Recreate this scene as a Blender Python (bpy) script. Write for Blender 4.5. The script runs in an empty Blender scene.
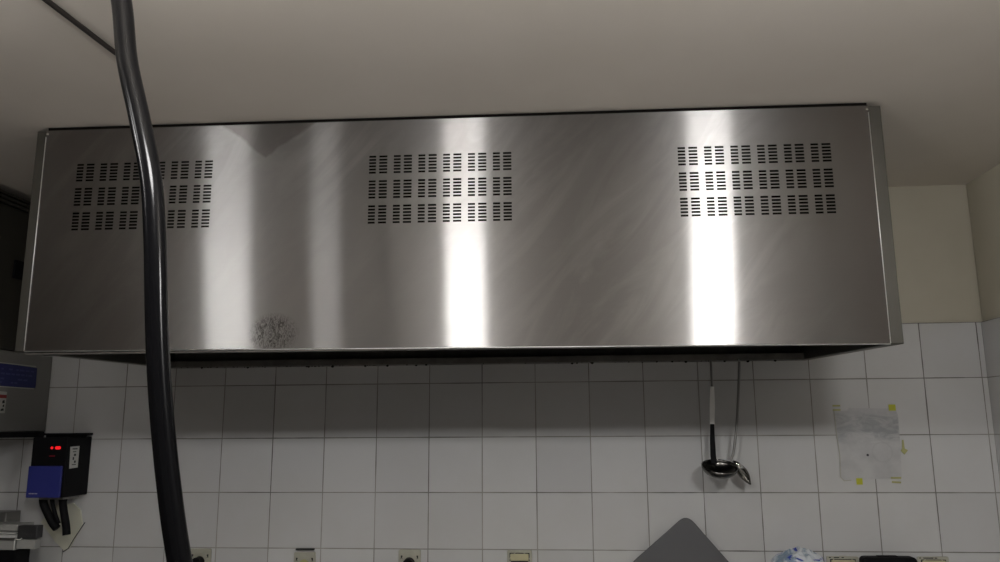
import bpy, bmesh, math, random
from mathutils import Vector, Matrix, noise
random.seed(7)
S = bpy.context.scene
COL = S.collection
CZ = 2.43            # ceiling height
XR = 3.4245          # right wall
XL = -0.62           # left wall
YB = -5.6            # wall behind the camera

# ------------------------------------------------------------------ materials
def mat(name, col=(.5,.5,.5), rough=.5, metal=0., spec=.5, emit=None, estr=0., coat=0., alpha=1., trans=0.):
    m = bpy.data.materials.new(name); m.use_nodes = True
    b = m.node_tree.nodes['Principled BSDF']
    b.inputs['Base Color'].default_value = (*col, 1)
    b.inputs['Roughness'].default_value = rough
    b.inputs['Metallic'].default_value = metal
    b.inputs['Specular IOR Level'].default_value = spec
    b.inputs['Coat Weight'].default_value = coat
    b.inputs['Alpha'].default_value = alpha
    b.inputs['Transmission Weight'].default_value = trans
    if emit:
        b.inputs['Emission Color'].default_value = (*emit, 1)
        b.inputs['Emission Strength'].default_value = estr
    return m

class NT:
    """small helper for wiring nodes"""
    def __init__(s, m):
        s.m = m; s.t = m.node_tree; s.b = s.t.nodes['Principled BSDF']
    def n(s, kind, **kw):
        o = s.t.nodes.new(kind)
        for k, v in kw.items():
            setattr(o, k, v)
        return o
    def l(s, a, b): s.t.links.new(a, b)
    def val(s, x, sock):
        if hasattr(x, 'links') or hasattr(x, 'is_linked'): s.l(x, sock)
        else: sock.default_value = x
    def math(s, op, a, b=0., c=None, clamp=False):
        o = s.n('ShaderNodeMath', operation=op); o.use_clamp = clamp
        s.val(a, o.inputs[0]); s.val(b, o.inputs[1])
        if c is not None: s.val(c, o.inputs[2])
        return o.outputs[0]
    def mix(s, f, a, b):
        o = s.n('ShaderNodeMix', data_type='RGBA')
        s.val(f, o.inputs[0])
        for v, k in ((a, 6), (b, 7)):
            if isinstance(v, tuple): o.inputs[k].default_value = (*v, 1)
            else: s.l(v, o.inputs[k])
        return o.outputs[2]
    def noise(s, vec, scale, detail=3., rough=.5, dist=0.):
        o = s.n('ShaderNodeTexNoise'); s.l(vec, o.inputs['Vector'])
        o.inputs['Scale'].default_value = scale; o.inputs['Detail'].default_value = detail
        o.inputs['Roughness'].default_value = rough; o.inputs['Distortion'].default_value = dist
        return o.outputs['Fac']
    def ramp(s, f, a, b, lo=0., hi=1.):
        o = s.n('ShaderNodeMapRange'); s.l(f, o.inputs[0])
        for i, v in enumerate((a, b, lo, hi)): o.inputs[i+1].default_value = v
        return o.outputs[0]
    def pos(s):
        return s.n('ShaderNodeNewGeometry').outputs['Position']
    def scaled(s, vec, sx, sy, sz, rot=(0,0,0)):
        o = s.n('ShaderNodeMapping'); s.l(vec, o.inputs[0])
        o.inputs['Scale'].default_value = (sx, sy, sz); o.inputs['Rotation'].default_value = rot
        return o.outputs[0]
    def sep(s, vec):
        o = s.n('ShaderNodeSeparateXYZ'); s.l(vec, o.inputs[0]); return o.outputs
    def bump(s, h, strength, dist=.001, normal=None):
        o = s.n('ShaderNodeBump'); s.l(h, o.inputs['Height'])
        o.inputs['Strength'].default_value = strength; o.inputs['Distance'].default_value = dist
        if normal: s.l(normal, o.inputs['Normal'])
        return o.outputs[0]

def tile_material(name, axis, off):
    """glossy white 20 cm tiles; grid in the room's own metres"""
    m = mat(name, (.7,.7,.68), .25)
    k = NT(m); p = k.pos(); x = k.sep(p)
    u = k.math('DIVIDE', k.math('SUBTRACT', x[axis], off), .2)
    v = k.math('DIVIDE', k.math('SUBTRACT', x[2], 1.71), .2)
    def edge(a):   # distance to the closest grid line in tiles
        return k.math('ABSOLUTE', k.math('SUBTRACT', k.math('FRACT', k.math('ADD', a, .5)), .5))
    eu, ev = edge(u), edge(v)
    wob = k.ramp(k.noise(p, 9., 2.), .3, .7, .006, .0125)
    line = k.math('LESS_THAN', k.math('MINIMUM', eu, ev), wob)
    cu = k.n('ShaderNodeCombineXYZ'); k.l(k.math('FLOOR', u), cu.inputs[0]); k.l(k.math('FLOOR', v), cu.inputs[1])
    w = k.n('ShaderNodeTexWhiteNoise', noise_dimensions='2D'); k.l(cu.outputs[0], w.inputs[0])
    tone = k.mix(w.outputs['Value'], (.55,.55,.55), (.61,.61,.605))
    dirt = k.ramp(k.noise(p, 3.2, 5., .6), .42, .75)
    tone = k.mix(k.math('MULTIPLY', dirt, .22), tone, (.43,.42,.36))
    gl = k.ramp(k.noise(p, 2.3, 2.), .35, .65)
    grout = k.mix(gl, (.12,.112,.105), (.34,.33,.30))
    k.l(k.mix(line, tone, grout), k.b.inputs['Base Color'])
    k.l(k.math('ADD', k.math('MULTIPLY', line, .5), .22), k.b.inputs['Roughness'])
    # each tile sits a hair out of true
    sb = k.n('ShaderNodeVectorMath', operation='SUBTRACT'); k.l(w.outputs['Color'], sb.inputs[0]); sb.inputs[1].default_value = (.5,.5,.5)
    sc = k.n('ShaderNodeVectorMath', operation='SCALE'); k.l(sb.outputs[0], sc.inputs[0]); sc.inputs['Scale'].default_value = .02
    ge = k.n('ShaderNodeNewGeometry')
    ad = k.n('ShaderNodeVectorMath', operation='ADD'); k.l(ge.outputs['Normal'], ad.inputs[0]); k.l(sc.outputs[0], ad.inputs[1])
    nm = k.n('ShaderNodeVectorMath', operation='NORMALIZE'); k.l(ad.outputs[0], nm.inputs[0])
    h = k.math('MULTIPLY', line, -1.)
    k.l(k.bump(h, .6, .0015, nm.outputs[0]), k.b.inputs['Normal'])
    return m

def plaster(name, a, b, scale=1.4, rough=.7, bump=.15, spec=.3):
    m = mat(name, a, rough, spec=spec); k = NT(m); p = k.pos()
    f = k.ramp(k.noise(p, scale, 5., .6), .3, .72)
    k.l(k.mix(f, a, b), k.b.inputs['Base Color'])
    k.l(k.bump(k.noise(p, 60., 4.), bump, .002), k.b.inputs['Normal'])
    return m

def brushed(name, col, rough, aniso, smear=False, grain='H', metal=1.):
    m = mat(name, col, rough, metal); k = NT(m); p = k.pos()
    if grain == 'H': g = k.noise(k.scaled(p, 3., 3., 420.), 1., 4., .7)
    else: g = k.noise(k.scaled(p, 420., 420., 3.), 1., 4., .7)
    k.b.inputs['Anisotropic'].default_value = aniso
    if aniso > 0:
        tg = k.n('ShaderNodeTangent', direction_type='UV_MAP'); tg.uv_map = 'UVMap'
        k.l(tg.outputs[0], k.b.inputs['Tangent']); k.b.inputs['Anisotropic Rotation'].default_value = .25
    base = k.mix(k.ramp(g, .3, .7), tuple(c*.985 for c in col), tuple(min(1, c*1.01) for c in col))
    r = k.ramp(g, .3, .7, rough*.995, rough*1.005)
    if smear:
        # wiped grease: swirls that dull the sheen, tide marks and a scratched patch
        sw = k.ramp(k.noise(k.scaled(k.scaled(p, 1., 1., 1., (0, .9, 0)), 1., 1., 4.), 2.4, 6., .62, 1.3), .44, .80)
        sw2 = k.ramp(k.noise(p, .9, 3., .5, .6), .38, .60)
        fac = k.math('MULTIPLY', sw, sw2)
        fine = k.ramp(k.noise(k.scaled(p, 6., 6., 40., (0, .62, 0)), 3., 5., .65), .5, .8)
        base = k.mix(k.math('MULTIPLY', fac, .55), base, (.66,.65,.63))
        r = k.math('ADD', r, k.math('MULTIPLY', fac, .05))
        r = k.math('ADD', r, k.math('MULTIPLY', k.math('MULTIPLY', fine, sw2), .012))
        def spot(cx, cz, rx, rz):
            x = k.sep(p)
            a = k.math('DIVIDE', k.math('SUBTRACT', x[0], cx), rx); b_ = k.math('DIVIDE', k.math('SUBTRACT', x[2], cz), rz)
            d = k.math('SQRT', k.math('ADD', k.math('MULTIPLY', a, a), k.math('MULTIPLY', b_, b_)))
            return k.ramp(d, .6, 1., 1., 0.)
        scr = k.ramp(k.noise(k.scaled(p, 22., 22., 9., (0, .5, 0)), 6., 6., .75, 2.), .46, .56)
        base = k.mix(k.math('MULTIPLY', k.math('MULTIPLY', spot(1.112, 1.805, .075, .06), scr), .85), base, (.05,.047,.045))
        x = k.sep(p)
        dm = k.math('ADD', k.math('DIVIDE', k.math('ABSOLUTE', k.math('SUBTRACT', x[0], 1.065)), .15), k.math('DIVIDE', k.math('ABSOLUTE', k.math('SUBTRACT', x[2], 2.425)), .115))
        dm = k.math('ADD', dm, k.math('MULTIPLY', k.math('SUBTRACT', k.noise(p, 14., 2.), .5), .35))
        tide = k.math('MULTIPLY', k.ramp(dm, .9, 1., 1., 0.), .5)
        base = k.mix(tide, base, (.14,.125,.115))
        rust = k.ramp(k.noise(k.scaled(p, 1.1, 1.1, .35), 2.1, 3., .5), .50, .72)
        base = k.mix(k.math('MULTIPLY', rust, .28), base, (.22,.155,.125))
    k.l(base, k.b.inputs['Base Color']); k.l(r, k.b.inputs['Roughness'])
    nb = k.bump(g, .012 if not smear else .003, .0004)
    k.l(nb, k.b.inputs['Normal'])
    if smear:
        # sheet metal ground in one direction: a tight lobe plus a wider dirty one
        out = [n for n in k.t.nodes if n.type == 'OUTPUT_MATERIAL'][0]
        gl = []
        for rr, an, extra in ((.23, .82, 0.), (.40, .66, .06)):
            q = k.n('ShaderNodeBsdfAnisotropic'); q.distribution = 'GGX'
            k.l(base, q.inputs['Color']); k.l(k.math('ADD', r, rr-rough+extra), q.inputs['Roughness'])
            q.inputs['Anisotropy'].default_value = an; q.inputs['Rotation'].default_value = ROT
            k.l(nb, q.inputs['Normal']); k.l(tg.outputs[0], q.inputs['Tangent']); gl.append(q)
        mx = k.n('ShaderNodeMixShader'); mx.inputs[0].default_value = .45
        k.l(gl[0].outputs[0], mx.inputs[1]); k.l(gl[1].outputs[0], mx.inputs[2]); k.l(mx.outputs[0], out.inputs['Surface'])
    return m
ROT = 0.

M = {}
M['tile_back'] = tile_material('white_tile_back', 0, 0.0)
M['tile_side'] = tile_material('white_tile_side', 1, 0.0)
M['plaster'] = plaster('beige_plaster', (.60,.565,.47), (.50,.47,.38))
M['ceiling'] = plaster('greyish_beige_ceiling', (.69,.64,.575), (.61,.56,.49), .9, .62, .08, .35)
M['floor'] = plaster('grey_floor', (.50,.48,.47), (.42,.405,.395), 3.)
M['dark_wall'] = plaster('dull_wall', (.40,.38,.36), (.33,.31,.29), 1.)
M['side_wall'] = plaster('darkened_side_wall', (.14,.135,.125), (.10,.097,.09), 1.)  # unseen rest of the right wall, darkened for the hood's reflection
M['left_wall'] = plaster('darkened_left_wall', (.05,.04,.033), (.035,.03,.026), 1.)  # unseen wall, coloured near black so the hood reflects darkness
M['hood'] = brushed('brushed_hood_steel', (.37,.362,.355), .42, 1., True)
M['steel'] = brushed('brushed_steel', (.50,.50,.49), .38, 0.)
M['steel_dull'] = brushed('dull_steel', (.30,.295,.28), .5, 0., metal=.85)
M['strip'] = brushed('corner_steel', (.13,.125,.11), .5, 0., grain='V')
M['polish'] = mat('polished_steel', (.85,.85,.84), .16, 1.)
M['bead'] = mat('ground_steel_edge', (.95,.95,.93), .5, 1.)
M['grease'] = plaster('grease_shade_black', (.005,.0045,.004), (.010,.009,.008), 9., .7, .3, .03)  # grease, and shade put into colour for the gap strip and lining
M['gutter'] = plaster('grimy_steel', (.15,.14,.125), (.08,.075,.068), 14., .5, .3)
M['hose'] = mat('black_rubber', (.003,.003,.0035), .17, spec=.14)
M['black'] = mat('black_plastic', (.005,.005,.006), .6, spec=.12)
M['blue'] = mat('blue_plastic', (.024,.031,.20), .45)
M['navy'] = mat('navy_label', (.006,.012,.12), .4)
M['navy2'] = mat('navy_label_print', (.05,.06,.20), .5)
M['white'] = mat('white_label', (.50,.50,.47), .6)
M['ink'] = mat('black_ink', (.02,.02,.02), .6)
M['redink'] = mat('red_ink', (.25,.03,.03), .6)
M['led'] = mat('red_display', (.3,0,0), .5, emit=(1,.015,.02), estr=1.6)
M['leddim'] = mat('dim_red_display', (.05,.0,.01), .5, emit=(1,.01,.03), estr=.10)
M['cream'] = plaster('cream_plastic', (.46,.45,.37), (.36,.35,.29), 20., .45, .02, .5)
M['creamw'] = plaster('yellowed_flap', (.56,.52,.32), (.46,.43,.27), 20., .4, .02, .5)
M['card'] = plaster('yellowed_card', (.64,.63,.50), (.55,.55,.47), 8., .7, .05)
M['brass'] = mat('brass', (.6,.42,.18), .3, 1.)
M['pale_steel'] = plaster('worn_pale_steel', (.36,.36,.34), (.27,.27,.26), 12., .4, .05, .5)
M['darksteel'] = mat('tarnished_steel', (.16,.155,.145), .24, 1.)
M['conduit'] = mat('dark_brown_conduit', (.018,.014,.012), .6)
M['lamp'] = mat('lamp_diffuser', (.9,.9,.9), .4, emit=(1,.985,.97), estr=1.)
M['enamel'] = mat('white_enamel', (.7,.7,.68), .35)
M['shadowcab'] = plaster('shadow_brown_cabinet', (.035,.030,.024), (.022,.022,.018), 4., .5, .1)  # dark brown carries the shade above the steel cabinet
M['tape'] = mat('yellow_tape', (.50,.50,.04), .45)
M['tapefade'] = mat('faded_yellow_tape', (.42,.41,.17), .5)
M['tray'] = brushed('dark_worn_steel', (.115,.115,.12), .6, 0.)

# ------------------------------------------------------------------ builders
def thing(name, label, cat, loc=(0,0,0), group=None):
    o = bpy.data.objects.new(name, None); COL.objects.link(o); o.location = loc
    o.empty_display_size = .05
    o['label'] = label; o['category'] = cat
    if group: o['group'] = group
    return o

def root_of(o):
    while o.parent: o = o.parent
    return o

def make(name, bm, m, parent=None, smooth=False, bevel=0., seg=2, origin=(0,0,0), kind=None):
    """bm is in world metres; stored relative to the thing's base"""
    org = Vector(root_of(parent).location) if parent else Vector(origin)
    bmesh.ops.translate(bm, vec=-org, verts=bm.verts)
    me = bpy.data.meshes.new(name); bm.to_mesh(me); bm.free()
    if smooth:
        for p in me.polygons: p.use_smooth = True
    o = bpy.data.objects.new(name, me); COL.objects.link(o)
    if parent: o.parent = parent
    else: o.location = org
    if isinstance(m, list):
        for q in m: me.materials.append(q)
    else: me.materials.append(m)
    if bevel:
        b = o.modifiers.new('bevel', 'BEVEL'); b.width = bevel; b.segments = seg; b.limit_method = 'ANGLE'
        b.harden_normals = False
    if kind: o['kind'] = kind
    return o

def box(bm, x0, x1, y0, y1, z0, z1, mi=0, rot=None):
    r = bmesh.ops.create_cube(bm, size=1.)
    vs = r['verts']
    c = Vector(((x0+x1)/2, (y0+y1)/2, (z0+z1)/2))
    for v in vs:
        v.co = Vector((v.co.x*(x1-x0), v.co.y*(y1-y0), v.co.z*(z1-z0)))
        if rot is not None: v.co = rot @ v.co
        v.co += c
    for f in {f for v in vs for f in v.link_faces}: f.material_index = mi
    return vs

def prism(bm, pts, y0, y1, mi=0):
    """polygon in XZ extruded from y0 to y1"""
    a = [bm.verts.new((x, y0, z)) for x, z in pts]; b = [bm.verts.new((x, y1, z)) for x, z in pts]
    fs = [bm.faces.new(a), bm.faces.new(b[::-1])]
    n = len(pts)
    for i in range(n): fs.append(bm.faces.new((a[i], b[i], b[(i+1) % n], a[(i+1) % n])))
    for f in fs: f.material_index = mi
    bmesh.ops.recalc_face_normals(bm, faces=fs)
    return a+b

def prism_x(bm, pts, x0, x1, mi=0):
    """polygon in YZ extruded from x0 to x1"""
    a = [bm.verts.new((x0, y, z)) for y, z in pts]; b = [bm.verts.new((x1, y, z)) for y, z in pts]
    fs = [bm.faces.new(a), bm.faces.new(b[::-1])]; n = len(pts)
    for i in range(n): fs.append(bm.faces.new((a[i], b[i], b[(i+1) % n], a[(i+1) % n])))
    for f in fs: f.material_index = mi
    bmesh.ops.recalc_face_normals(bm, faces=fs)

def rrect(x0, x1, z0, z1, r, n=5):
    P = []
    for cx, cz, a0 in ((x1-r, z1-r, 0), (x0+r, z1-r, 90), (x0+r, z0+r, 180), (x1-r, z0+r, 270)):
        for i in range(n+1):
            a = math.radians(a0+90*i/n); P.append((cx+r*math.cos(a), cz+r*math.sin(a)))
    return P

def spline(pts, n=10):
    P = [Vector(p) for p in pts]; P = [P[0]*2-P[1]] + P + [P[-1]*2-P[-2]]; out = []
    for i in range(1, len(P)-2):
        for k in range(n):
            t = k/n; a, b, c, d = P[i-1], P[i], P[i+1], P[i+2]
            out.append(.5*((2*b)+(c-a)*t+(2*a-5*b+4*c-d)*t*t+(3*b-a-3*c+d)*t**3))
    out.append(P[-2]); return out

def tube(bm, pts, rad, seg=16, flat=None, mi=0):
    """swept tube; rad number or list; flat=(w,h) multiplies the section"""
    P = [Vector(p) for p in pts]; rings = []
    up = Vector((0, 1, 0))
    for i, p in enumerate(P):
        t = (P[min(i+1, len(P)-1)]-P[max(i-1, 0)]).normalized()
        s = t.cross(up)
        if s.length < 1e-3: s = t.cross(Vector((1, 0, 0)))
        s.normalize(); u = s.cross(t).normalized()
        r = rad[i] if isinstance(rad, (list, tuple)) else rad
        fw, fh = flat if flat else (1, 1)
        rings.append([bm.verts.new(p+s*math.cos(2*math.pi*k/seg)*r*fw+u*math.sin(2*math.pi*k/seg)*r*fh) for k in range(seg)])
    fs = []
    for a, b in zip(rings, rings[1:]):
        for k in range(seg): fs.append(bm.faces.new((a[k], a[(k+1) % seg], b[(k+1) % seg], b[k])))
    fs.append(bm.faces.new(rings[0][::-1])); fs.append(bm.faces.new(rings[-1]))
    for f in fs: f.material_index = mi
    bmesh.ops.recalc_face_normals(bm, faces=fs)

def cyl(bm, c, axis, r, h, seg=24, r2=None, mi=0):
    c = Vector(c); a = Vector(axis).normalized()
    ret = bmesh.ops.create_cone(bm, cap_ends=True, segments=seg, radius1=r, radius2=r if r2 is None else r2, depth=h)
    q = Vector((0, 0, 1)).rotation_difference(a)
    for v in ret['verts']: v.co = q @ v.co + c
    for f in {f for v in ret['verts'] for f in v.link_faces}: f.material_index = mi

def NB(): return bmesh.new()
def structure(name, bm, m): return make(name, bm, m, kind='structure')

# ------------------------------------------------------------------ the room
b = NB(); box(b, XL-.1, XR+.1, .008, .12, 0, CZ+.02); structure('wall_back', b, M['plaster'])
b = NB(); box(b, XL, XR, 0., .008, 0, 1.91); structure('trim_1', b, M['tile_back'])
b = NB(); box(b, XR, XR+.1, -1.2, .0, 0, CZ+.02); structure('wall_right', b, M['plaster'])
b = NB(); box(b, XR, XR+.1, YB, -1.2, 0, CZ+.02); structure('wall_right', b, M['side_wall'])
b = NB(); box(b, XR-.006, XR, -1.2, .0, 0, 1.91); structure('trim_2', b, M['tile_side'])
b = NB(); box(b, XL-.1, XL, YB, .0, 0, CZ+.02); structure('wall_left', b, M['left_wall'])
b = NB(); box(b, XL-.1, XR+.1, YB-.1, YB, 0, CZ+.02); structure('wall_front', b, M['dark_wall'])
b = NB(); box(b, XL-.1, XR+.1, YB-.1, .12, -.1, 0); structure('floor', b, M['floor'])
b = NB(); box(b, XL-.1, XR+.1, YB-.1, .12, CZ, CZ+.1); structure('ceiling', b, M['ceiling'])
# dark conduit lying along the ceiling
b = NB(); tube(b, [(.83, -2.15, CZ-.006), (.858, -1.544, CZ-.006), (.868, -1.32, CZ-.006), (.872, -1.28, CZ-.004)], .006, 10)
c = make('cable_conduit', b, M['conduit'], origin=(.85, -1.6, CZ-.012), smooth=True)
c['label'] = 'thin dark conduit running across the ceiling at upper left behind the hose'; c['category'] = 'conduit'

# ------------------------------------------------------------------ range hood
A = Vector((.3977, -.8761, 0)); Bv = Vector((2.767, -.8295, 0))
U = (Bv-A).normalized(); N = Vector((-U.y, U.x, 0))          # N points to the wall
W = (Bv-A).length
ZT, ZBL, ZBR = 2.4185, 1.7635, 1.7545
def hp(u, d, z): return A + U*u + N*d + Vector((0, 0, z))
hood = thing('range_hood', 'long wall-mounted stainless steel extractor hood with three slotted vents under the ceiling', 'range hood', (1.58, -.43, 1.755))

def hbox(bm, u0, u1, d0, d1, z0, z1, mi=0):
    vs = [bm.verts.new(hp(u, d, z)) for u in (u0, u1) for d in (d0, d1) for z in (z0, z1)]
    q = [(0,1,3,2), (4,6,7,5), (0,4,5,1), (2,3,7,6), (0,2,6,4), (1,5,7,3)]
    fs = [bm.faces.new([vs[i] for i in f]) for f in q]
    for f in fs: f.material_index = mi
    bmesh.ops.recalc_face_normals(bm, faces=fs)

# perforated front: a grid of cells with the slots left out, then given thickness
VENTS = [(.1035, .5115), (.9705, 1.3775), (1.8425, 2.2600)]
VZ0, VZ1 = 2.1120, 2.3125
def vent_cols(u0, u1):
    g = (u1-u0)/ (6 + 5*.115*1.0/1.)   # group pitch handled below
    pitch = (u1-u0+.0185)/6; sw = (pitch-.0185-.0125)/2
    out = []
    for i in range(6):
        a = u0+i*pitch
        out += [(a, a+sw), (a+sw+.0125-.0035, a+2*sw+.0125-.0035+.0035)]
    return out
def vent_rows():
    pitch = (VZ1-VZ0+.020)/3; gh = pitch-.020; out = []
    for j in range(3):
        z0 = VZ0+j*pitch; sp = (gh-.0058)/5
        for i in range(6): out.append((z0+i*sp, z0+i*sp+.0058))
    return out
cols = [c for v in VENTS for c in vent_cols(*v)]; rows = vent_rows()
us = sorted({0., W} | {round(x, 5) for c in cols for x in c} | {.05, .7, .8, .9, 1.5, 1.65, 1.75, 2.32})
zs = [ZBL] + [1.84, 1.92, 2.0, 2.06] + [round(x, 5) for r in rows for x in r] + [2.36, ZT]
b = NB(); uvl = b.loops.layers.uv.new('UVMap')
hole_u = {round(c[0], 5) for c in cols}; hole_z = {round(r[0], 5) for r in rows}
def zz(u, z):   # bottom edge falls slightly to the right
    if z == ZBL: return ZBL+(ZBR-ZBL)*u/W
    return z
gv = {}
for i, u in enumerate(us):
    for j, z in enumerate(zs): gv[i, j] = b.verts.new(hp(u, 0, zz(u, z)))
for i in range(len(us)-1):
    for j in range(len(zs)-1):
        if us[i] in hole_u and zs[j] in hole_z: continue
        f = b.faces.new((gv[i, j], gv[i+1, j], gv[i+1, j+1], gv[i, j+1]))
for f in b.faces:
    for l in f.loops:
        co = l.vert.co; l[uvl].uv = ((co-A).dot(U), co.z)
o = make('front_panel', b, M['hood'], hood)
s = o.modifiers.new('thickness', 'SOLIDIFY'); s.thickness = .0008; s.offset = -1

b = NB(); x0 = A.x-.031
for side in (0, 1):
    b = NB()
    if side == 0: pts = [(-.031, 0), (-.001, 0)]
    else: pts = [(W+.001, 0), (W+.036, 0)]
    zb = ZBL if side == 0 else ZBR
    f0, f1 = hp(pts[0][0], .003, 0), hp(pts[1][0], .003, 0)
    vs = []
    for z, zr in ((zb, 1.780), (ZT, ZT)):
        for x, y, q in ((f0.x, f0.y, z), (f1.x, f1.y, z), (f1.x, -.001, zr), (f0.x, -.001, zr)):
            vs.append(b.verts.new((x, y, q)))
    for f in ((0,1,2,3), (4,5,6,7), (0,1,5,4), (1,2,6,5), (2,3,7,6), (3,0,4,7)): b.faces.new([vs[i] for i in f])
    bmesh.ops.recalc_face_normals(b, faces=b.faces)
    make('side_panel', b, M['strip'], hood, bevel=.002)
# bright folded edges
for u, zb in ((0., ZBL), (W, ZBR)):
    b = NB(); tube(b, [hp(u, -.001, zb+.002), hp(u, -.001, ZT-.02)], .0013, 8)
    make('corner_bead', b, M['bead'], hood, smooth=True)['label'] = 'bright folded vertical edge of the front panel'
b = NB(); tube(b, [hp(0, 0, ZBL), hp(W, 0, ZBR)], .0016, 8); make('bottom_lip', b, M['bead'], hood, smooth=True)
# body behind the front: top, inner baffle, rear gutter, rails
b = NB(); hbox(b, .0, W, .03, .79, ZT-.012, ZT-.004); make('top_panel', b, M['gutter'], hood)
b = NB(); hbox(b, .0, W, .006, .03, ZT-.014, CZ-.0005); make('gap_shade', b, M['grease'], hood)  # black strip put in for the shade in the gap under the ceiling
b = NB()
hbox(b, .0, W, .045, .05, 1.86, ZT-.02)  # panel coloured black for the dark hollow behind the slots
hbox(b, .0, W, .05, .79, 1.90, 1.905)
make('inner_liner', b, M['grease'], hood)['label'] = 'greasy inner lining coloured black for the shade seen through the slots and from below'
b = NB()
for i in range(6):     # sloping grease filters
    u0 = .03+i*(W-.06)/6; u1 = u0+(W-.06)/6-.012
    for k in range(9):
        d = .10+k*.072; hbox(b, u0, u1, d, d+.05, 1.868, 1.888)
make('grease_filter', b, M['grease'], hood)
b = NB()
box(b, .385, 2.79, -.062, -.004, 1.778, 1.802)
box(b, .385, 2.79, -.012, -.003, 1.80, 1.90)
make('rear_gutter', b, M['gutter'], hood, bevel=.002)
b = NB()
for i in range(70):     # hardened grease hanging from the gutter
    x = .42+random.random()*2.3 if i % 3 else .42+random.random()*.95
    r = .002+.0045*random.random()**2
    bmesh.ops.create_icosphere(b, subdivisions=1, radius=r, matrix=Matrix.Translation((x, -.058+.02*random.random(), 1.7785-r*.3)))
g = make('grease_drips', b, M['grease'], hood, smooth=True); g['kind'] = 'stuff'
b = NB(); hbox(b, 0, W, .002, .026, ZBR+.001, ZBR+.004)
hbox(b, 0, W, .023, .026, ZBR+.004, ZBR+.03)
make('front_gutter', b, M['gutter'], hood)
for u in (.005, W-.004):
    b = NB(); r = Vector(hp(u, -.002, ZT-.012)); cyl(b, r, N, .0035, .003, 12)
    make('rivet', b, M['polish'], hood)

# ------------------------------------------------------------------ black hose
HY = -1.9
hose_pts = [(1.185, HY, CZ-.01), (1.205, HY, 2.32), (1.239, HY, 2.204), (1.257, HY, 2.103), (1.285, HY, 2.005), (1.310, HY, 1.91), (1.323, HY, 1.818),
            (1.336, HY, 1.686), (1.349, HY, 1.587), (1.368, HY, 1.478), (1.392, HY, 1.37), (1.45, HY, 1.15), (1.53, HY-.02, .85), (1.60, HY-.05, .45), (1.62, HY-.06, .05)]
hs = thing('rubber_hose', 'thick glossy black hose hanging from the ceiling in front of the steel hood', 'hose', (1.62, HY-.06, 0))
b = NB(); P = spline(hose_pts, 12); tube(b, P, [.0150 + .0010*min(1, i/110) for i in range(len(P))], 28)
make('hose_body', b, M['hose'], hs, smooth=True)
b = NB(); cyl(b, (1.62, HY-.06, .03), (0, 0, 1), .022, .06, 6); make('connector', b, M['brass'], hs, bevel=.002)
b = NB(); cyl(b, (1.185, HY, CZ-.008), (0, 0, 1), .04, .016, 24); make('ceiling_flange', b, M['polish'], hs, bevel=.002)

# ------------------------------------------------------------------ left: cabinet, added cupboard in place of the shadow above it
cb = thing('wall_cabinet', 'grey steel wall cabinet with blue and white labels at the left edge', 'cabinet', (-.36, -.22, 1.52))
XC = -.112
b = NB(); box(b, XL+.004, XC, -.47, -.002, 1.54, 1.832); make('body', b, M['steel_dull'], cb, bevel=.004)
b = NB(); box(b, XL+.004, XC+.003, -.475, -.012, 1.519, 1.54); make('base_frame', b, M['black'], cb, bevel=.003)
b = NB(); box(b, XL+.01, XC-.01, -.492, -.47, 1.546, 1.826); dr = make('door', b, M['steel_dull'], cb, bevel=.003)
b = NB(); tube(b, [(-.16, -.492, 1.60), (-.16, -.52, 1.605), (-.16, -.52, 1.74), (-.16, -.492, 1.745)], .006, 10); make('handle', b, M['polish'], dr, smooth=True)
b = NB()
vs = [(-.302, 1.701), (-.092, 1.704), (-.090, 1.712), (-.092, 1.780), (-.302, 1.786)]
prism_x(b, vs, XC, XC+.002)
lb = make('label', b, M['navy'], cb); lb['label'] = 'dark blue label with faint lettering'
b = NB()
random.seed(3)
for row, z in enumerate((1.765, 1.748, 1.73, 1.717)):
    y = -.285
    while y < -.115:
        w = .008+.018*random.random()
        if row in (1,) or random.random() < .55: prism_x(b, [(y, z-.003), (y+w, z-.003), (y+w, z+.003), (y, z+.003)], XC+.002, XC+.0024)
        y += w+.006
make('print', b, M['navy2'], lb)
b = NB()
for z0, z1 in ((1.699, 1.7025), (1.7835, 1.787)): prism_x(b, [(-.302, z0), (-.10, z0), (-.10, z1), (-.302, z1)], XC+.002, XC+.0023)
make('border', b, M['white'], lb)
b = NB(); prism_x(b, [(-.34, 1.605), (-.243, 1.607), (-.243, 1.683), (-.34, 1.686)], XC, XC+.0015)
lw = make('label', b, M['white'], cb); lw['label'] = 'white label with a dark red band and black signs'
b = NB(); prism_x(b, [(-.34, 1.660), (-.243, 1.660), (-.243, 1.672), (-.34, 1.673)], XC+.0015, XC+.002); make('red_band', b, M['redink'], lw)
b = NB()
for y0, z0, w, h in ((-.262, 1.641, .013, .013), (-.258, 1.628, .008, .010), (-.266, 1.614, .016, .010), (-.285, 1.643, .012, .009), (-.286, 1.625, .014, .008), (-.288, 1.611, .010, .009)):
    prism_x(b, [(y0, z0), (y0+w, z0+.002), (y0+w*.8, z0+h), (y0+.001, z0+h*.8)], XC+.0015, XC+.002)
make('print', b, M['ink'], lw)

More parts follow.
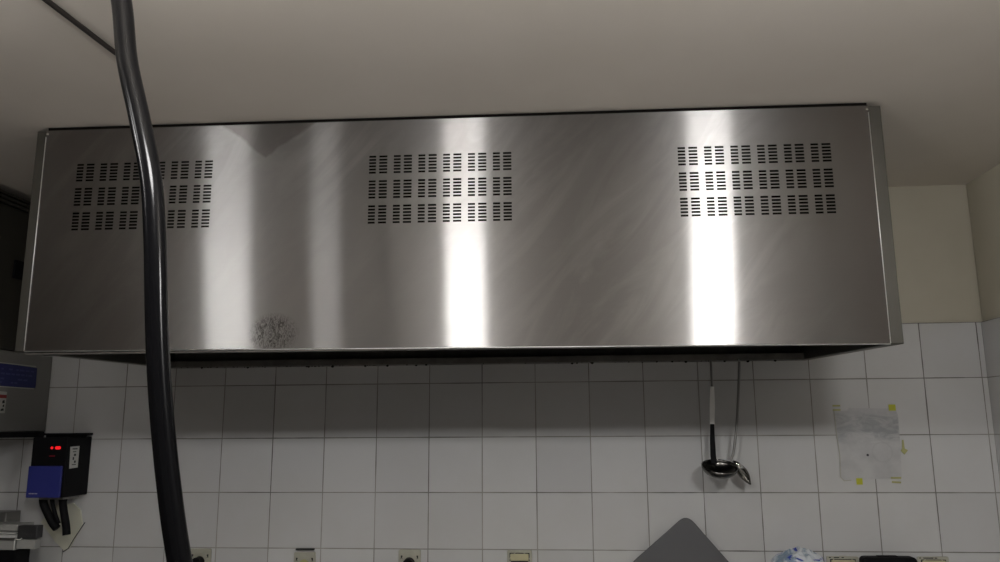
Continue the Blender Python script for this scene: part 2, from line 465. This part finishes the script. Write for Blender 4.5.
uc = thing('shadow_cupboard', 'added dark brown cupboard standing in for the shadow above the grey steel cabinet', 'cupboard', (-.36, -.22, 1.836))  # added box; the hood's shade is put into its dark colour
b = NB(); box(b, XL+.004, XC-.006, -.50, -.002, 1.836, 2.36); make('carcass', b, M['shadowcab'], uc, bevel=.003)
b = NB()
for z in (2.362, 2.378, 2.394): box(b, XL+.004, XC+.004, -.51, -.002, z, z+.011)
make('cornice', b, M['shadowcab'], uc, bevel=.002)
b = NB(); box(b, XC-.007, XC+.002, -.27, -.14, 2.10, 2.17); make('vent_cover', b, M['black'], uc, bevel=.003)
b = NB(); box(b, XL+.01, XC-.012, -.52, -.50, 1.842, 2.354); dd = make('door', b, M['shadowcab'], uc, bevel=.003)
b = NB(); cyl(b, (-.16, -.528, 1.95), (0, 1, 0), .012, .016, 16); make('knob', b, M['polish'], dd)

# ------------------------------------------------------------------ black control box with red display
cx = thing('control_box', 'black wall control box with glowing red display and blue lower cover', 'control box', (0, -.075, 1.30))
b = NB(); box(b, -.058, .080, -.15, -.001, 1.303, 1.520); make('housing', b, M['black'], cx, bevel=.004)
b = NB(); box(b, -.045, .083, -.135, -.001, 1.526, 1.534); box(b, -.03, .07, -.12, -.02, 1.518, 1.528); make('top_cap', b, M['black'], cx, bevel=.002)
b = NB(); box(b, -.060, .070, -.157, -.149, 1.303, 1.416); bc = make('blue_cover', b, M['blue'], cx, bevel=.003)
b = NB()
x = -.048
for w in (.004, .003, .005, .003, .004, .003): box(b, x, x+w, -.1578, -.157, 1.316, 1.3195); x += w+.002
make('print', b, M['white'], bc)
b = NB()
cyl(b, (.020, -.1505, 1.481), (0, 1, 0), .0045, .003, 16)
prism(b, rrect(.033, .054, 1.4755, 1.4865, .0052), -.152, -.149)
dp = make('display', b, M['led'], cx); dp['label'] = 'glowing red display digits'
b = NB(); prism(b, rrect(.012, .034, 1.4500, 1.4530, .0013), -.151, -.149); make('indicator', b, M['leddim'], cx)
b = NB(); prism_x(b, [(-.129, 1.405), (-.080, 1.407), (-.080, 1.486), (-.134, 1.484)], .080, .0815)
sk = make('sticker', b, M['white'], cx); sk['label'] = 'upright white sticker with small grey print'
b = NB()
for y0, z0, w, h in ((-.104, 1.474, .03, .004), (-.100, 1.464, .02, .003), (-.092, 1.450, .012, .008), (-.098, 1.436, .008, .010), (-.088, 1.425, .010, .008), (-.1, 1.417, .024, .003)):
    box(b, .0815, .082, y0-.018, y0-.018+w, z0, z0+h)
make('print', b, M['ink'], sk)
# cable glands and cable ends beneath
for pts, r in (([(-.034, -.09, 1.300), (-.032, -.09, 1.275), (.004, -.09, 1.215), (.028, -.09, 1.188)], .0155),
               ([(.043, -.09, 1.300), (.044, -.09, 1.27), (.062, -.09, 1.20), (.068, -.09, 1.165)], .015),
               ([(.004, -.10, 1.300), (.010, -.098, 1.27), (.022, -.092, 1.23), (.030, -.085, 1.205)], .008)):
    b = NB(); P = spline(pts, 6); tube(b, P, [r]*4+[r*.92]*(len(P)-4), 14); make('cable', b, M['black'], cx, smooth=True)
b = NB(); box(b, -.035, .060, -.12, -.02, 1.293, 1.3035); make('gland_plate', b, M['steel_dull'], cx, bevel=.003)
# card hanging crooked behind the cables
b = NB(); prism(b, [(-.095, 1.200), (-.030, 1.130), (.010, 1.096), (.032, 1.108), (.072, 1.195), (.060, 1.245), (.03, 1.270), (-.045, 1.262)], -.006, 0)
cd = thing('wall_card', 'crooked yellowed card stuck to the tiles below the black control box', 'card', (.0, -.003, 1.09))
make('card', b, M['card'], cd)
b = NB(); tube(b, [(.008, -.008, 1.093), (.028, -.009, 1.106), (.046, -.008, 1.140), (.082, -.004, 1.200)], .0017, 8)
make('wire', b, M['ink'], cd)['label'] = 'thin dark wire along the right edge'

# ------------------------------------------------------------------ stainless worktop (below the frame) for what stands on it
wt = thing('worktop', 'stainless steel worktop along the tiled wall below the hood', 'worktop', (1.4, -.35, 0))
b = NB(); box(b, XL+.01, XR-.012, -.70, -.004, .86, .90); make('top', b, M['steel'], wt, bevel=.004)
b = NB(); box(b, XL+.05, XR-.05, -.66, -.04, .20, .23); make('shelf', b, M['steel'], wt, bevel=.004)
for x in (XL+.06, .75, 2.05, XR-.07):
    for y in (-.64, -.07):
        b = NB(); box(b, x-.02, x+.02, y-.02, y+.02, 0, .86); make('leg', b, M['steel'], wt, bevel=.003)

# ------------------------------------------------------------------ steel appliance at lower left
ap = thing('steel_appliance', 'stepped stainless steel appliance corner at the lower left edge', 'appliance', (-.2, -.2, .90))
b = NB(); box(b, -.52, -.052, -.19, -.11, .90, 1.128); make('body', b, M['black'], ap, bevel=.004)
b = NB(); box(b, -.53, -.048, -.20, -.11, 1.193, 1.214); make('lid', b, M['pale_steel'], ap, bevel=.002)
b = NB(); box(b, -.53, -.056, -.19, -.11, 1.158, 1.193); make('collar', b, M['steel_dull'], ap)
b = NB(); prism_x(b, [(-.206, 1.170), (-.206, 1.174), (-.19, 1.180), (-.19, 1.166)], -.53, -.049); prism_x(b, [(-.204, 1.183), (-.204, 1.186), (-.19, 1.188), (-.19, 1.183)], -.53, -.052); make('ledge', b, M['enamel'], ap)
b = NB(); box(b, -.53, -.050, -.20, -.11, 1.127, 1.158); make('rim', b, M['pale_steel'], ap, bevel=.002)
b = NB(); box(b, -.50, -.160, -.11, -.03, .90, 1.247); make('rear_housing', b, M['steel_dull'], ap, bevel=.003)
b = NB(); box(b, -.046, .026, -.20, -.165, 1.166, 1.210); sbx = make('side_box', b, M['tray'], ap, bevel=.002)
b = NB(); box(b, -.046, .022, -.20, -.165, 1.131, 1.163); make('side_drawer', b, M['pale_steel'], sbx, bevel=.002)
b = NB(); tube(b, spline([(-.049, -.206, 1.128), (-.049, -.206, 1.160), (-.046, -.206, 1.166), (-.034, -.206, 1.163), (-.024, -.205, 1.168)], 4), .0020, 8)
make('latch', b, M['enamel'], ap, smooth=True)

# ------------------------------------------------------------------ sockets on the tiles
def plate(bm, xc, zt, w, h=.088):
    prism(bm, rrect(xc-w/2, xc+w/2, zt-h, zt, .006), -.009, -.0005)
def ring(bm, xc, zc, ro, ri, y0, y1, n=28):
    for a, bb in ((ro, ri),):
        v = []
        for k in range(n):
            c_, s_ = math.cos(2*math.pi*k/n), math.sin(2*math.pi*k/n)
            v.append([bm.verts.new((xc+r*c_, y, zc+r*s_)) for r, y in ((ro, y0), (ri, y0), (ri, y1), (ro, y1))])
        for k in range(n):
            p, q = v[k], v[(k+1) % n]
            for i in range(4): bm.faces.new((p[i], p[(i+1) % 4], q[(i+1) % 4], q[i]))
    bmesh.ops.recalc_face_normals(bm, faces=bm.faces)
def socket(xc, zt, label, w=.082, kind='socket', plug=False):
    t = thing('wall_socket', label, 'socket', (xc, 0, zt-.088), 'cream sockets in a row on the tiles')
    b = NB(); plate(b, xc, zt, w); make('face_plate', b, M['cream'], t, bevel=.002)
    zc = zt-.046
    if kind == 'socket':
        b = NB(); ring(b, xc, zc, .0245, .0205, -.013, -.008); ring(b, xc, zc, .0335, .0315, -.0105, -.0085)
        make('socket_ring', b, M['cream'], t)
        b = NB(); cyl(b, (xc, -.0094, zc), (0, 1, 0), .0205, .001, 24); make('socket_well', b, M['conduit'] if plug else M['tapefade'], t)
        for sx in (-1, 1):
            b = NB(); box(b, xc+sx*.029-.003, xc+sx*.029+.003, -.0102, -.009, zc+.014, zc+.026)
            make('claw', b, M['ink'], t)
    else:
        b = NB(); box(b, xc-w*.37, xc+w*.37, -.0165, -.008, zt-.036, zt-.012); make('flap', b, M['creamw'], t, bevel=.003)
        b = NB(); box(b, xc-w*.40, xc+w*.40, -.0096, -.0088, zt-.037, zt-.0095); make('flap_recess', b, M['ink'], t)
        b = NB(); box(b, xc-w*.34, xc+w*.34, -.0125, -.009, zt-.078, zt-.038); make('socket_opening', b, M['ink'], t)
        b = NB(); ring(b, xc, zt-.045, w*.44, w*.42, -.0100, -.0085); make('border', b, M['cream'], t)
    if plug:
        p = thing('power_plug', plug, 'plug', (xc, -.03, zc), 'black plugs in the sockets')
        b = NB(); cyl(b, (xc, -.028, zc), (0, 1, 0), .0195, .036, 24, .0185); make('plug_body', b, M['black'], p, bevel=.003)
        b = NB(); tube(b, spline([(xc, -.044, zc), (xc, -.062, zc-.01), (xc+.01, -.07, zc-.06), (xc+.015, -.06, zc-.15)], 6), .0045, 10); make('cord', b, M['black'], p, smooth=True)
socket(.545, 1.1075, 'cream wall socket with black plug, just right of the hose bottom', plug='round black plug in the socket just right of the hose bottom')
socket(.943, 1.098, 'empty cream wall socket under a short dark strip')
socket(1.334, 1.1085, 'cream wall socket with black plug, between the empty one and the flap one', plug='round black plug in the socket nearest the flap-covered one')
socket(1.735, 1.1095, 'cream wall socket with a yellowed hinged flap', .09, 'flap')
socket(2.862, 1.096, 'cream socket cover between the plastic bag and the black case', .108, 'flap')
socket(3.165, 1.0965, 'cream socket cover right of the black case near the corner', .104, 'flap')
for xs_, par in (([(2.815, 2.822), (2.832, 2.850), (2.858, 2.866)], 'wall_socket.004'), ([(3.118, 3.124), (3.132, 3.165), (3.170, 3.178)], 'wall_socket.005')):
    t = bpy.data.objects.get(par)
    for a_, c_ in xs_:
        b = NB(); prism(b, rrect(a_, c_, 1.0905, 1.0935, .0012), -.0105, -.0088); make('slot', b, M['ink'], t)
b = NB(); prism(b, rrect(.908, .978, 1.1045, 1.1105, .0025), -.010, -.0005)
st = make('dark_strip', b, M['ink'], origin=(.943, -.003, 1.104)); st['label'] = 'short dark strip on the tiles above the empty socket'; st['category'] = 'strip'

# ------------------------------------------------------------------ black case, plastic bag, steel sheet
bk = thing('black_case', 'black round-cornered plastic case standing in front of the wall at lower right', 'case', (2.98, -.13, .90))
b = NB()
prism(b, rrect(2.893, 3.070, .904, 1.1095, .014), -.115, -.075)
make('shell', b, M['black'], bk, bevel=.004)
b = NB(); prism(b, rrect(2.945, 3.015, 1.100, 1.1125, .005), -.105, -.085); make('top_ridge', b, M['black'], bk, bevel=.002)
b = NB(); prism(b, rrect(2.915, 3.048, .93, 1.08, .01), -.119, -.114); make('front_cover', b, M['hose'], bk, bevel=.002)
for x in (2.915, 3.045):
    b = NB(); cyl(b, (x, -.095, .902), (0, 0, 1), .010, .005, 16); make('foot', b, M['black'], bk)

def bag_mat():
    m = mat('thin_white_plastic', (.62,.65,.70), .28); k = NT(m)
    p = k.n('ShaderNodeTexCoord').outputs['Object']
    f = k.ramp(k.noise(k.scaled(p, 1., 1., 2.2, (0, .6, 0)), 11., 2., .5, 1.5), .53, .57)
    f2 = k.ramp(k.noise(k.scaled(p, 1., 1., .35), 34., 3., .5, .8), .45, .60)
    c1 = k.mix(f2, (.62,.65,.68), (.22,.29,.37))
    k.l(k.mix(f, c1, (.03,.06,.36)), k.b.inputs['Base Color'])
    return m
b = NB(); bmesh.ops.create_icosphere(b, subdivisions=6, radius=1.)
for v in b.verts:
    d = v.co.normalized()
    n1 = noise.noise(d*1.6+Vector((3, 1, 7)))
    pl = math.sin(9*math.atan2(d.z, d.x)+5*noise.noise(d*2.2)+3*d.y)          # pleats gathered at the knot
    n3 = noise.turbulence(d*6., 3, False)
    r = 1.02+.07*n1+.022*pl-.05*n3
    v.co = Vector((d.x*.114*r, d.y*.075*r, .108+max(-.108, d.z*.128*r)))+Vector((2.680, -.13, .90))
bg = make('plastic_bag', b, bag_mat(), origin=(2.678, -.13, .90), smooth=True)
bg['label'] = 'crumpled white and blue plastic bag at the bottom right of the ladles'; bg['category'] = 'bag'

# steel sheet standing on a corner against the wall
sh = thing('steel_tray', 'dark steel tray standing on edge with one rounded corner pointing up', 'tray', (2.30, -.10, .90))
def tray_pt(s, t, off):   # s,t run from the top corner down both edges
    return None
tip = Vector((2.331, 0, 1.239)); d1 = Vector((2.142-2.331, 0, 1.078-1.232)).normalized(); d2 = Vector((2.459-2.331, 0, 1.081-1.232)).normalized()
L1, L2 = .265, .240
V = [tip, tip+d2*L2, tip+d2*L2+d1*L1, tip+d1*L1]; O1 = []; RR = [.038, .02, .02, .02]
for i in range(4):
    p = V[i]; pr = (V[i-1]-p).normalized(); nx = (V[(i+1) % 4]-p).normalized()
    for k in range(9):
        t = k/8; q = p+pr*RR[i]*(1-t)**2+nx*RR[i]*t**2; O1.append((q.x, q.z))
b = NB(); prism(b, O1, -.034, -.029)
zmin = min(v.co.z for v in b.verts)
for v in b.verts:
    v.co.y -= (1.232-v.co.z)*.12; v.co.z = max(v.co.z, .902)
make('sheet', b, M['tray'], sh, bevel=.0015)
b = NB(); box(b, 2.13, 2.43, -.12, -.03, .9005, max(.93, zmin+.02)); make('rack_base', b, M['steel'], sh, bevel=.004)

# ------------------------------------------------------------------ ladles hanging from the hood's rear gutter
ld = thing('ladle', 'large steel ladle hanging left of the smaller one, wide dark bowl', 'ladle', (2.448, -.07, 1.39), 'ladles hanging below the hood')
YL = -.075
def flatbar(bm, pts, w, t):
    P = [Vector(p) for p in pts]; R = []
    for i, p in enumerate(P):
        ww = w[i] if isinstance(w, list) else w
        tt = (P[min(i+1, len(P)-1)]-P[max(i-1, 0)]).normalized(); s = Vector((1, 0, 0)); s = (s-tt*s.dot(tt)).normalized(); u = s.cross(tt)
        R.append([bm.verts.new(p+s*a*ww/2+u*c_*t/2) for a, c_ in ((-1,-1), (1,-1), (1,1), (-1,1))])
    for a, c_ in zip(R, R[1:]):
        for k in range(4): bm.faces.new((a[k], a[(k+1) % 4], c_[(k+1) % 4], c_[k]))
    bm.faces.new(R[0]); bm.faces.new(R[-1][::-1]); bmesh.ops.recalc_face_normals(bm, faces=bm.faces)
b = NB(); flatbar(b, [(2.436, YL, 1.684), (2.433, YL, 1.62), (2.429, YL, 1.549)], [.014, .018, .016], .003)
make('handle', b, M['bead'], ld, bevel=.001)['label'] = 'bright flat upper handle'
b = NB(); flatbar(b, [(2.429, YL-.001, 1.552), (2.427, YL-.001, 1.50), (2.426, YL-.003, 1.44), (2.428, YL-.008, 1.415)], [.014, .017, .020, .022], .004)
make('neck', b, M['black'], ld, bevel=.001)['label'] = 'dark lower part of the handle'
b = NB(); P = spline([(2.436, YL, 1.684), (2.4365, YL, 1.74), (2.437, YL+.003, 1.766), (2.437, YL+.006, 1.775), (2.437, YL+.010, 1.779)], 6)
tube(b, P, .004, 10); make('hook', b, M['steel_dull'], ld, smooth=True)
def bowl(bm, c, r, depth, nrm, asp=1., th=.0018, n=32, m=10):
    q = Vector((0, 0, 1)).rotation_difference(Vector(nrm).normalized())
    def shell(rr, dd):
        rings = []
        for j in range(m+1):
            a = math.pi/2*j/m
            rings.append([Vector((rr*math.cos(a)*math.cos(2*math.pi*k/n), rr*asp*math.cos(a)*math.sin(2*math.pi*k/n), -dd*math.sin(a))) for k in range(n)] if j < m else [Vector((0, 0, -dd))])
        return rings
    S1 = shell(r, depth); S2 = shell(r-th, depth-th); V = []
    for Sx in (S1, S2): V.append([[bm.verts.new(q@p+Vector(c)) for p in ring_] for ring_ in Sx])
    for Vx in V:
        for j in range(m):
            for k in range(n):
                k2 = (k+1) % n
                if j < m-1: bm.faces.new((Vx[j][k], Vx[j][k2], Vx[j+1][k2], Vx[j+1][k]))
                else: bm.faces.new((Vx[j][k], Vx[j][k2], Vx[m][0]))
    for k in range(n): bm.faces.new((V[0][0][k], V[0][0][(k+1) % n], V[1][0][(k+1) % n], V[1][0][k]))
    bmesh.ops.recalc_face_normals(bm, faces=bm.faces)
b = NB(); bowl(b, (2.438, YL-.050, 1.409), .062, .040, (.04, -.34, .93))
make('bowl', b, M['darksteel'], ld, smooth=True)
l2 = thing('ladle', 'small ladle with thin curved handle hanging right of the large one, bowl tilted', 'ladle', (2.56, -.06, 1.34), 'ladles hanging below the hood')
b = NB(); P = spline([(2.538, -.068, 1.772), (2.532, -.07, 1.70), (2.521, -.072, 1.60), (2.510, -.074, 1.52), (2.498, -.075, 1.455), (2.487, -.075, 1.424), (2.502, -.078, 1.410)], 8)
tube(b, P, .0046, 10); make('handle', b, M['steel_dull'], l2, smooth=True)
b = NB(); P = spline([(2.538, -.068, 1.772), (2.538, -.066, 1.778), (2.538, -.0635, 1.780)], 4); tube(b, P, .003, 8); make('hook', b, M['steel'], l2, smooth=True)
b = NB(); LP = [(2.497, 1.417), (2.503, 1.410), (2.512, 1.400), (2.524, 1.384), (2.534, 1.368), (2.542, 1.355), (2.549, 1.343)]; LW = [.010, .020, .031, .036, .030, .018, .004]
ax = Vector((LP[-1][0]-LP[0][0], 0, LP[-1][1]-LP[0][1])).normalized(); pp = Vector((-ax.z, 0, ax.x)); rows_ = []
for (x, z), w_ in zip(LP, LW):
    rows_.append([b.verts.new(Vector((x, -.082, z))+pp*w_*(k/8-.5)+Vector((0, .45*w_*(1-(k/4-1)**2)*.9, 0))) for k in range(9)])
for r_, q_ in zip(rows_, rows_[1:]):
    for k in range(8): b.faces.new((r_[k], r_[k+1], q_[k+1], q_[k]))
o = make('bowl', b, M['darksteel'], l2, smooth=True); o['label'] = 'narrow pointed dark bowl'
sm = o.modifiers.new('thickness', 'SOLIDIFY'); sm.thickness = .002
b = NB(); tube(b, [(2.492, -.082, 1.424), (2.506, -.086, 1.414), (2.514, -.088, 1.405), (2.524, -.086, 1.400)], [.005, .009, .009, .005], 12)  # polished piece added as the glint at the top of the bowl
make('collar', b, M['polish'], l2, smooth=True)

# ------------------------------------------------------------------ paper taped to the tiles
def paper_mat():
    m = mat('clouded_plastic_sheet', (.5,.5,.5), .4); k = NT(m); p = k.pos()
    band = k.ramp(k.noise(k.scaled(p, 9., 1., 20.), 1.6, 5., .7, 1.), .40, .60)
    cl = k.ramp(k.noise(p, 13., 4., .6), .38, .68)
    c = k.mix(cl, (.52,.52,.515), (.43,.43,.43))
    x = k.sep(p)
    up = k.math('MULTIPLY', k.ramp(x[2], 1.475, 1.50), k.ramp(x[2], 1.60, 1.57))
    c = k.mix(k.math('MULTIPLY', k.math('MULTIPLY', up, band), .7), c, (.28,.29,.305))
    a = k.math('SUBTRACT', x[0], 3.03); bq = k.math('SUBTRACT', x[2], 1.45)
    d = k.math('SQRT', k.math('ADD', k.math('MULTIPLY', a, a), k.math('MULTIPLY', bq, bq)))
    rg = k.math('LESS_THAN', k.math('ABSOLUTE', k.math('SUBTRACT', d, .034)), .0022)
    c = k.mix(k.math('MULTIPLY', rg, .25), c, (.36,.36,.36))
    a = k.math('SUBTRACT', x[0], 2.979); bq = k.math('SUBTRACT', x[2], 1.440)
    d = k.math('SQRT', k.math('ADD', k.math('MULTIPLY', a, a), k.math('MULTIPLY', bq, bq)))
    c = k.mix(k.math('LESS_THAN', d, .0042), c, (.02,.02,.03))
    k.l(c, k.b.inputs['Base Color'])
    return m
pa = thing('taped_sheet', 'clouded plastic sheet taped to the white tiles right of the ladles', 'sheet', (2.98, -.002, 1.34))
b = NB(); prism(b, [(2.874, 1.595), (2.925, 1.597), (2.93, 1.606), (3.09, 1.602), (3.096, 1.575), (3.094, 1.47), (3.089, 1.362), (3.02, 1.358), (2.915, 1.352), (2.890, 1.350), (2.878, 1.365), (2.882, 1.44), (2.876, 1.52)], -.0035, 0)
make('sheet', b, paper_mat(), pa)
b = NB(); prism(b, [(2.8735, 1.595), (2.8765, 1.595), (2.8785, 1.52), (2.8845, 1.44), (2.8805, 1.365), (2.892, 1.3525), (2.915, 1.354), (2.915, 1.3515), (2.890, 1.3495), (2.8775, 1.364), (2.8815, 1.44), (2.8755, 1.52)], -.0042, -.0034)
make('edge_fold', b, M['cream'], pa)
def tape(x0, x1, z0, z1, m, a=0):
    b = NB(); box(b, x0, x1, -.0052, -.0040, z0, z1, rot=Matrix.Rotation(a, 3, 'Y')); make('tape', b, m, pa)
tape(3.066, 3.090, 1.595, 1.617, M['tape'])
tape(2.932, 2.953, 1.338, 1.360, M['tape'])
tape(2.871, 2.898, 1.611, 1.617, M['tapefade']); tape(2.871, 2.898, 1.596, 1.602, M['tapefade'])
tape(3.051, 3.086, 1.358, 1.364, M['tapefade']); tape(3.053, 3.084, 1.343, 1.349, M['tapefade'], .05)
b = NB(); prism(b, [(3.102, 1.492), (3.107, 1.492), (3.108, 1.462), (3.119, 1.457), (3.105, 1.441), (3.094, 1.455), (3.100, 1.462)], -.004, -.0008); make('tape', b, M['tapefade'], pa)

# ------------------------------------------------------------------ ceiling lamps (behind the camera)
LAMPS = [(1.516, -2.35, .175, 150., 'square ceiling lamp reflected as the bright middle streak on the hood'),
         (2.661, -2.35, .168, 215., 'square ceiling lamp reflected as the bright right streak on the hood'),
         (.382, -2.35, .17, 66., 'weaker square ceiling lamp reflected as the wide left streak on the hood'),
         (.85, -2.35, .115, 26., 'weakest ceiling lamp, reflected as the faint streak left of the middle')]
for i, (x, y, s, e, lab) in enumerate(LAMPS):
    t = thing('ceiling_lamp', lab, 'lamp', (x, y, CZ), 'ceiling lamps of the kitchen')
    b = NB(); box(b, x-.05, x+.05, y-.05, y+.05, CZ-.02, CZ); cyl(b, (x, y, CZ-.11), (0, 0, 1), .009, .19, 12); make('stem', b, M['enamel'], t)
    b = NB(); box(b, x-s/2*.6, x+s/2*.6, y-s/2*.6, y+s/2*.6, CZ-.210, CZ-.202); make('housing', b, M['enamel'], t, bevel=.004)
    m = M['lamp'].copy(); m.node_tree.nodes['Principled BSDF'].inputs['Emission Strength'].default_value = e
    b = NB(); box(b, x-s/2, x+s/2, y-s/2, y+s/2, CZ-.290, CZ-.210); make('diffuser', b, m, t, bevel=.012)

# ------------------------------------------------------------------ world, camera
w = bpy.data.worlds.new('world'); S.world = w; w.use_nodes = True
w.node_tree.nodes['Background'].inputs[0].default_value = (.02,.02,.02,1); w.node_tree.nodes['Background'].inputs[1].default_value = .1

pch, yaw, rol = .1829, -.0828, -.0064
cp, sp, cy, sy, cr, sr = math.cos(pch), math.sin(pch), math.cos(yaw), math.sin(yaw), math.cos(rol), math.sin(rol)
F = Vector((sy*cp, cy*cp, sp)); r0 = Vector((cy, -sy, 0)); u0 = r0.cross(F)
Rr = r0*cr+u0*sr; Uu = -r0*sr+u0*cr
cam = bpy.data.cameras.new('camera'); co = bpy.data.objects.new('camera', cam); COL.objects.link(co)
mw = Matrix((Rr, Uu, -F)).transposed().to_4x4(); mw.translation = (1.9169, -2.9743, 1.5468)
co.matrix_world = mw
cam.sensor_width = 36.; cam.lens = 788.54*36/1000; cam.clip_start = .05
S.camera = co
S.view_settings.view_transform = 'Standard'; S.view_settings.look = 'None'
S.view_settings.gamma = 1.; S.view_settings.use_curve_mapping = False
S.view_settings.exposure = -0.82
